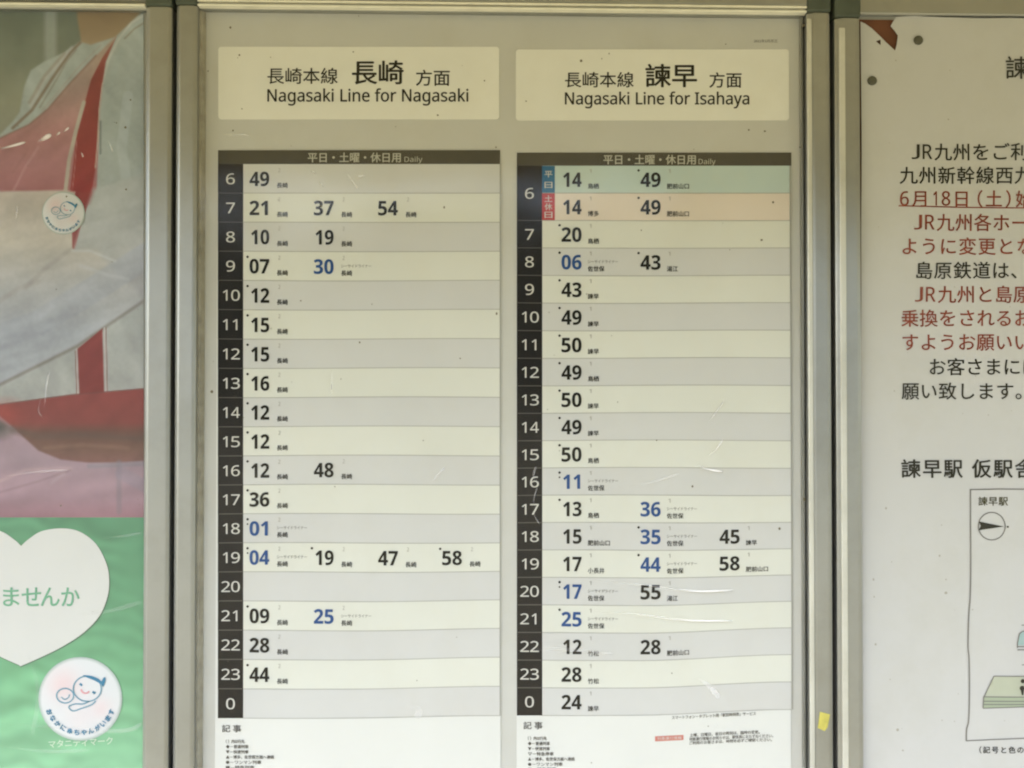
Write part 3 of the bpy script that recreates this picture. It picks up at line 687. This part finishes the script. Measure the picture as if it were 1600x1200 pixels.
paint(np.clip((30 - np.hypot(GX, (GY - 668) * 1.3)) / 30, 0, 1) * np.clip((GX * -.5 + GY - 652) / 8, 0, 1), (92, 88, 76))
for pts, w, c, a in (([(-20, 760), (40, 735), (110, 732)], 5, (188, 160, 152), .55), ([(-20, 775), (60, 752), (110, 735)], 3, (134, 112, 112), .5), ([(186, 722), (186, 800)], 8, (130, 122, 124), .45), ([(100, 740), (80, 755)], 5, (176, 156, 154), .5), ([(140, 728), (228, 724)], 8, (138, 132, 132), .6), ([(190, 740), (228, 760)], 20, (150, 138, 142), .5)): stroke(pts, w, c, 4, a)
# fine mottling of the print
rng = np.random.default_rng(3)
def vnoise(cell):
    gx_, gy_ = int(500 / cell) + 3, int(1500 / cell) + 3; R = rng.random((gy_, gx_)); u = (GX + 240) / cell; v = GY / cell
    i, j = u.astype(int), v.astype(int); fu, fv = u - i, v - j; fu = fu * fu * (3 - 2 * fu); fv = fv * fv * (3 - 2 * fv)
    return (R[j, i] * (1 - fu) + R[j, i + 1] * fu) * (1 - fv) + (R[j + 1, i] * (1 - fu) + R[j + 1, i + 1] * fu) * fv - .5
IMG = IMG * (1 + .07 * vnoise(45) + .04 * vnoise(16) + .02 * vnoise(6))[..., None]
def to_lin(a):
    a = np.clip(a / 255, 0, 1); return np.where(a <= .04045, a / 12.92, ((a + .055) / 1.055) ** 2.4)
def folds(ang, cl, cw, amp):       # long soft creases running along ang
    c, s_ = math.cos(ang), math.sin(ang); U, V = (GX * c + GY * s_), (-GX * s_ + GY * c); R_ = rng.random((160, 160))
    u, v = U / cl + 70, V / cw + 70; u, v = np.clip(u, 0, 157), np.clip(v, 0, 157); i, j = u.astype(int), v.astype(int); fu, fv = u - i, v - j; fu = fu * fu * (3 - 2 * fu); fv = fv * fv * (3 - 2 * fv)
    return amp * ((R_[j, i] * (1 - fu) + R_[j, i + 1] * fu) * (1 - fv) + (R_[j + 1, i] * (1 - fu) + R_[j + 1, i + 1] * fu) * fv - .5)
cloth = np.isin(LAY, (2, 3, 4))
IMG = IMG * (1 + np.where(LAY == 2, folds(1.35, 90, 17, .10) + folds(.9, 60, 9, .05), 0) + np.where(LAY == 4, folds(-.5, 110, 20, .09) + folds(-.25, 60, 8, .045), 0) + np.where(LAY == 3, folds(-.75, 80, 12, .10), 0) + np.where(LAY == 5, folds(-.2, 110, 18, .12), 0) + np.where(cloth, .03 * vnoise(4.2), 0))[..., None]
red = np.clip((IMG[..., 0] - IMG[..., 1] - 45) / 30, 0, 1)
ALB = np.clip(.84 * to_lin(IMG) / illum(GY) * (1 - .13 * red)[..., None], .01, .85)
NAMES = ['printed_backdrop', 'printed_neck', 'printed_blouse', 'printed_apron', 'printed_sleeve', 'printed_floor']
VX = [[at(a, b, YP) for a in gx] for b in gy]
ny, nx = GX.shape
QL = LAY[:-1, :-1]
off = root_of(poster)
def grid_part(name, cells, cols, vert):
    ids = {}; vs_, cs, fs = [], [], []
    def vid(j, i):
        if (j, i) not in ids: ids[(j, i)] = len(vs_); vs_.append(vert(j, i)); cs.append(cols[j, i])
        return ids[(j, i)]
    for j, i in cells: fs.append((vid(j + 1, i), vid(j + 1, i + 1), vid(j, i + 1), vid(j, i)))
    o = link(name, vs_, fs, M_PRINT, poster, True)
    ca = o.data.color_attributes.new('Col', 'FLOAT_COLOR', 'POINT')
    ca.data.foreach_set('color', np.concatenate([np.array(cs), np.ones((len(cs), 1))], 1).astype(np.float32).ravel())
    return o
for L, nm in enumerate(NAMES):
    grid_part(nm, [(j, i) for j, i in zip(*np.nonzero(QL == L))], ALB, lambda j, i: (VX[j][i][0], YP, VX[j][i][1]))
# green panel
g0x, g0y, gs = np.arange(-222, 225.5, 3.2), np.concatenate([[808.5], np.arange(811, 1441, 3.2)]), 3.2
g0x[-1] = 224.5
GX, GY = np.meshgrid(g0x, g0y)
IMG = vgrad([(808, (94, 142, 104)), (900, (100, 150, 110)), (1050, (120, 176, 130)), (1200, (148, 202, 157)), (1440, (148, 202, 157))])
IMG = IMG * (1 + .10 * np.sin(GY * .10 + .025 * GX + 5 * vnoise(60)) * (vnoise(70) + .5) ** 2 + .06 * np.sin(GY * .21 - .03 * GX + 6 * vnoise(40)) * (vnoise(50) + .5) + .06 * vnoise(90) + .03 * vnoise(14))[..., None]  # pale wavy bands paint the film's glare into the green
ALBG = np.clip(to_lin(IMG) / illum(GY), .01, .85)
VG = [[at(a, b, YP) for a in g0x] for b in g0y]
green = grid_part('green_panel', [(j, i) for j in range(len(g0y) - 1) for i in range(len(g0x) - 1)], ALBG, lambda j, i: (VG[j][i][0], YP, VG[j][i][1]))
# heart
half = [(33, 853), (44, 843), (65, 830), (97, 825.5), (125, 831), (150, 850), (166, 880), (170.5, 905), (168, 932), (155, 963), (130, 989), (98, 1010), (66, 1026), (32, 1041)]
hr = smooth_curve(half, 5)
heart = hr + [(66 - x, y) for x, y in hr[::-1][1:-1]]
mb = MB(); mb.ppoly([(33 + (x - 33) * 1.006 + .9, y + 1.6) for x, y in heart], YP - .0003); hshadow = mb
ht = MB().ppoly(heart, YP - .0006).build('heart', M_HEART, poster)
hshadow.build('heart_outline', M_HEARTEDGE, ht)
mb = MB()
for ch, a, b in (('ま', 5, 30), ('せ', 34, 64), ('ん', 64, 93), ('か', 96, 124)): letter(mb, ch, YP - .0010, a, b, 947, 918, None, .35)
mb.build('lettering', M_GREENINK, ht)
# badges
def badge(cx, cy, r, tilt, tint, parent, small=False):
    s = r / 66.0; ca, sa = math.cos(tilt), math.sin(tilt)
    def q(x, y): return (cx + (x * ca - y * sa) * s, cy + (x * sa + y * ca) * s)
    def Q(L): return [q(x, y) for x, y in L]
    n, rings = 44, 12; vs_, cs, fs = [], [], []
    for k in range(rings + 1):
        for a in range(n):
            rr = 66 * k / rings; th = 2 * math.pi * a / n; x, y = rr * math.cos(th), rr * math.sin(th)
            X_, Z_ = at(*q(x, y), YP - .0008); vs_.append((X_, YP - .0008 - .0012 * (1 - (k / rings) ** 4), Z_))
            base = np.array([.69, .70, .715]); pk = np.array([.74, .56, .57])
            w = math.exp(-(((x + 26) ** 2 + (y + 22) ** 2) / 700)) + .7 * math.exp(-(((x - 34) ** 2 + (y - 14) ** 2) / 300)) + .35 * math.exp(-((x ** 2 + (y - 30) ** 2) / 500))
            w = min(w, 1) * .8; c = base * (1 - w) + pk * w
            if k == rings: c = np.array([.38, .46, .42])
            cs.append(c * tint)
    for k in range(rings):
        for a in range(n):
            b = (a + 1) % n; fs.append((k * n + a, (k + 1) * n + a, (k + 1) * n + b, k * n + b) if k else (0, n + a, n + b))
    o = link('badge', vs_, fs, M_PRINT, parent, True)
    at_ = o.data.color_attributes.new('Col', 'FLOAT_COLOR', 'POINT'); at_.data.foreach_set('color', np.concatenate([np.array(cs), np.ones((len(cs), 1))], 1).astype(np.float32).ravel())
    y = YP - .0026; lw = 2.1 * s if not small else 1.9 * s
    mb = MB()
    mb.ribbon(Q(circle(11, -16, 22, 20, 0, 360, 30)), lw, y, True)                       # mother's head
    mb.ribbon(Q(circle(-24, -5, 13.5, 11.5, 0, 360, 26)), lw, y, True)                   # baby's head
    mb.ribbon(Q(smooth_curve([(-16, 10), (-18, 14), (-11, 19), (2, 15), (18, 9), (24, 3)], 5)), lw, y)
    mb.ribbon(Q(smooth_curve([(-17, 11), (-8, 8), (4, 8), (14, 4)], 5)), lw, y)
    mb.ribbon(Q(smooth_curve([(-30, -3), (-25, 1), (-19, -2), (-17, -7)], 4)), lw * .8, y)
    mb.build('mother_and_baby_mark', M_BADGELINE, o)
    mb = MB(); mb.ppoly(Q(smooth_curve([(4, -37), (16, -36.5), (28, -32), (33, -28), (37, -34), (40, -31), (36, -19), (33, -23), (31, -24), (22, -29), (12, -33)], 4, True)), y - .0001)
    mb.ribbon(Q([(-1, -24), (3, -21)]), lw * 1.6, y); mb.ribbon(Q([(19, -11), (24, -9)]), lw * 1.6, y); mb.build('hair', M_BADGEBLUE, o)
    mb = MB(); mb.ribbon(Q(smooth_curve([(1, -15), (4, -10), (10, -9), (14, -12)], 4)), lw * 1.2, y - .0001); mb.build('mouth', M_BADGEPINK, o)
    txt = 'おなかに赤ちゃんがいます'; mb = MB()
    for k, ch in enumerate(txt):
        th = math.radians(157 - k * (157 - 23) / (len(txt) - 1)); px, py = q(53 * math.cos(th), 53 * math.sin(th))
        d = 8.2 * s; letter(mb, ch, YP - .0023, px - d / 2, px + d / 2, py + d / 2, py - d / 2, None, .5 * s, rot=tilt + th - math.pi / 2)
    mb.build('lettering', M_BADGEBLUE, o)
    return o
badge(125.5, 1092, 65.5, 0.0, 1.0, poster)
badge(99, 333, 33.5, .1, .92, poster, True)
mb = MB(); kanji(mb, 'マタニティマーク', YP - .0006, 76, 176, 1160, 13, .15, rot=-.06); mb.build('lettering', M_CAPTION, poster)

# ------------------------------------------------------------------ scuffs and painted film glints, dust and specks on the clear covers
def glint_scuffs(pane, strokes, y0=-.0094):
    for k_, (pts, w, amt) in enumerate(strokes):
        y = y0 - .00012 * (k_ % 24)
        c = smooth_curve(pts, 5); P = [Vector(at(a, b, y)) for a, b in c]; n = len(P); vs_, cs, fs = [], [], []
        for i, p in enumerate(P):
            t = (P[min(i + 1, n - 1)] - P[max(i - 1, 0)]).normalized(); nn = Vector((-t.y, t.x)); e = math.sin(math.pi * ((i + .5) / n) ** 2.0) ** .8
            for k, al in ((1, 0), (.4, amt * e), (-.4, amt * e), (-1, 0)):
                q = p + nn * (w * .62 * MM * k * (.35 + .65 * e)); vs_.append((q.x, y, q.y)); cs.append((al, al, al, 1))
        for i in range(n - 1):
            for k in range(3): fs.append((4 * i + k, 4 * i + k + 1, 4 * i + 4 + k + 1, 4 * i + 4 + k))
        o = link('glint_scratch', vs_, fs, M_SCUFF_GLINT, pane)
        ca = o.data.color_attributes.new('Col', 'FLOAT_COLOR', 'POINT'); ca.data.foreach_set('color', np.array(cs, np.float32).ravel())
glint_scuffs(mid_pane, [
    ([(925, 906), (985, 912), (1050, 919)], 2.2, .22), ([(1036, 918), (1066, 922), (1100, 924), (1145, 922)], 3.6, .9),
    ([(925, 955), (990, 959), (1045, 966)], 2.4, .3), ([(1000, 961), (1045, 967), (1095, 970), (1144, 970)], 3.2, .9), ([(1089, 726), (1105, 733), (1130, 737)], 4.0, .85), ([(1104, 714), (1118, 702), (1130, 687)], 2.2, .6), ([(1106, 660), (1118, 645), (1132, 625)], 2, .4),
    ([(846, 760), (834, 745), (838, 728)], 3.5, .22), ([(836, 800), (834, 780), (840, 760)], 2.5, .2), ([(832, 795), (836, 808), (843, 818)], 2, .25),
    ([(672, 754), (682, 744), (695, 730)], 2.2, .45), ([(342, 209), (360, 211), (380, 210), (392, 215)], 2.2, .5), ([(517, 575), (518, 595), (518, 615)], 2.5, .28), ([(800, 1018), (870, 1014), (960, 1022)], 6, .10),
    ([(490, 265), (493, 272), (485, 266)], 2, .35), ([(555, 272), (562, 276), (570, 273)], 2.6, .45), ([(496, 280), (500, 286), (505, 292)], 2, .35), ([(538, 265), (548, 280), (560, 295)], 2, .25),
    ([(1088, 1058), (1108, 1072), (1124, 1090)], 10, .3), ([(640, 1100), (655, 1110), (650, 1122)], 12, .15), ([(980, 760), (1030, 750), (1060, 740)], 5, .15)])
glint_scuffs(left_pane, [([(69, 640), (72, 610), (76, 582)], 2.2, .5), ([(25, 350), (26, 335), (27, 322)], 3, .3), ([(-10, 234), (15, 229), (40, 222)], 4.5, .75), ([(58, 222), (68, 217), (80, 210)], 7.5, .8), ([(86, 214), (90, 210), (94, 206)], 3, .6), ([(97, 208), (102, 204), (108, 199)], 3.4, .6),
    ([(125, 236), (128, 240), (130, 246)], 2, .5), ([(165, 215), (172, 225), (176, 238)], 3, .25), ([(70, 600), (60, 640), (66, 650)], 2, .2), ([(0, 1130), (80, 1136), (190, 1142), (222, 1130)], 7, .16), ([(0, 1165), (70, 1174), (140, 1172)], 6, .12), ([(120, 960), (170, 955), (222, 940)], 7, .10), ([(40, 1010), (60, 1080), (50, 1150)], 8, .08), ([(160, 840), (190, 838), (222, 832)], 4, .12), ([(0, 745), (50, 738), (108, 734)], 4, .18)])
mb = MB()
spots = [(360, 43, 2.2), (374, 86, 1.8), (325, 111, 1.6), (364, 204, 1.6), (378, 170, 1.4), (684, 180, 2.0), (552, 81, 1.5), (757, 126, 1.6), (908, 95, 2.6), (822, 158, 1.6), (1134, 69, 1.5), (1170, 203, 2), (1195, 205, 2.2), (1208, 316, 2.2), (1190, 375, 2.6), (776, 490, 1.8), (562, 535, 1.6), (719, 560, 1.5), (775, 230, 1.6), (331, 612, 3), (1256, 40, 2.6), (1250, 230, 1.6), (1257, 780, 2.4), (694, 324, 1.6), (1082, 760, 2.0), (1218, 826, 2.4), (470, 470, 1.6), (1026, 688, 1.6), (502, 322, 2.2)]
for k in range(40): spots.append((random.uniform(312, 1258), random.uniform(20, 1200), random.uniform(.6, 1.1)))
for a, b, r in spots: mb.disc(a, b, r * .8, -.0128, 8, r * random.uniform(.6, 1.3))
mb.build('speck', M_SPECK, mid_pane)['kind'] = 'stuff'
mb = MB()
for a, b, r in [(204, 156, 1.8), (196, 199, 2.4), (182, 192, 1.4), (197, 296, 2), (104, 307, 1.8), (95, 790, 1.6), (88, 452, 1.2)] + [(random.uniform(0, 222), random.uniform(20, 1190), random.uniform(.5, 1.0)) for k in range(14)]: mb.disc(a, b, r * .8, -.0128, 8, r * .8)
mb.build('speck', M_SPECK, left_pane)['kind'] = 'stuff'
mb = MB()
for a, b, r in [(1367, 1006, 2.2), (1364, 905, 1.8), (1365, 932, 1.4), (1477, 926, 3.2), (1477, 905, 1.5), (1467, 868, 2), (1402, 1140, 3), (1410, 1172, 2), (1481, 187, 1.6), (1384, 794, 2), (1470, 820, 1.5)] + [(random.uniform(1355, 1600), random.uniform(90, 1190), random.uniform(.6, 1.3)) for k in range(26)]: mb.disc(a, b, r * .8, YN, 8, r * random.uniform(.6, 1.2))
on_paper(mb, .0006).build('speck', mat('grey stain', (.36, .34, .28), .9), notice)['kind'] = 'stuff'
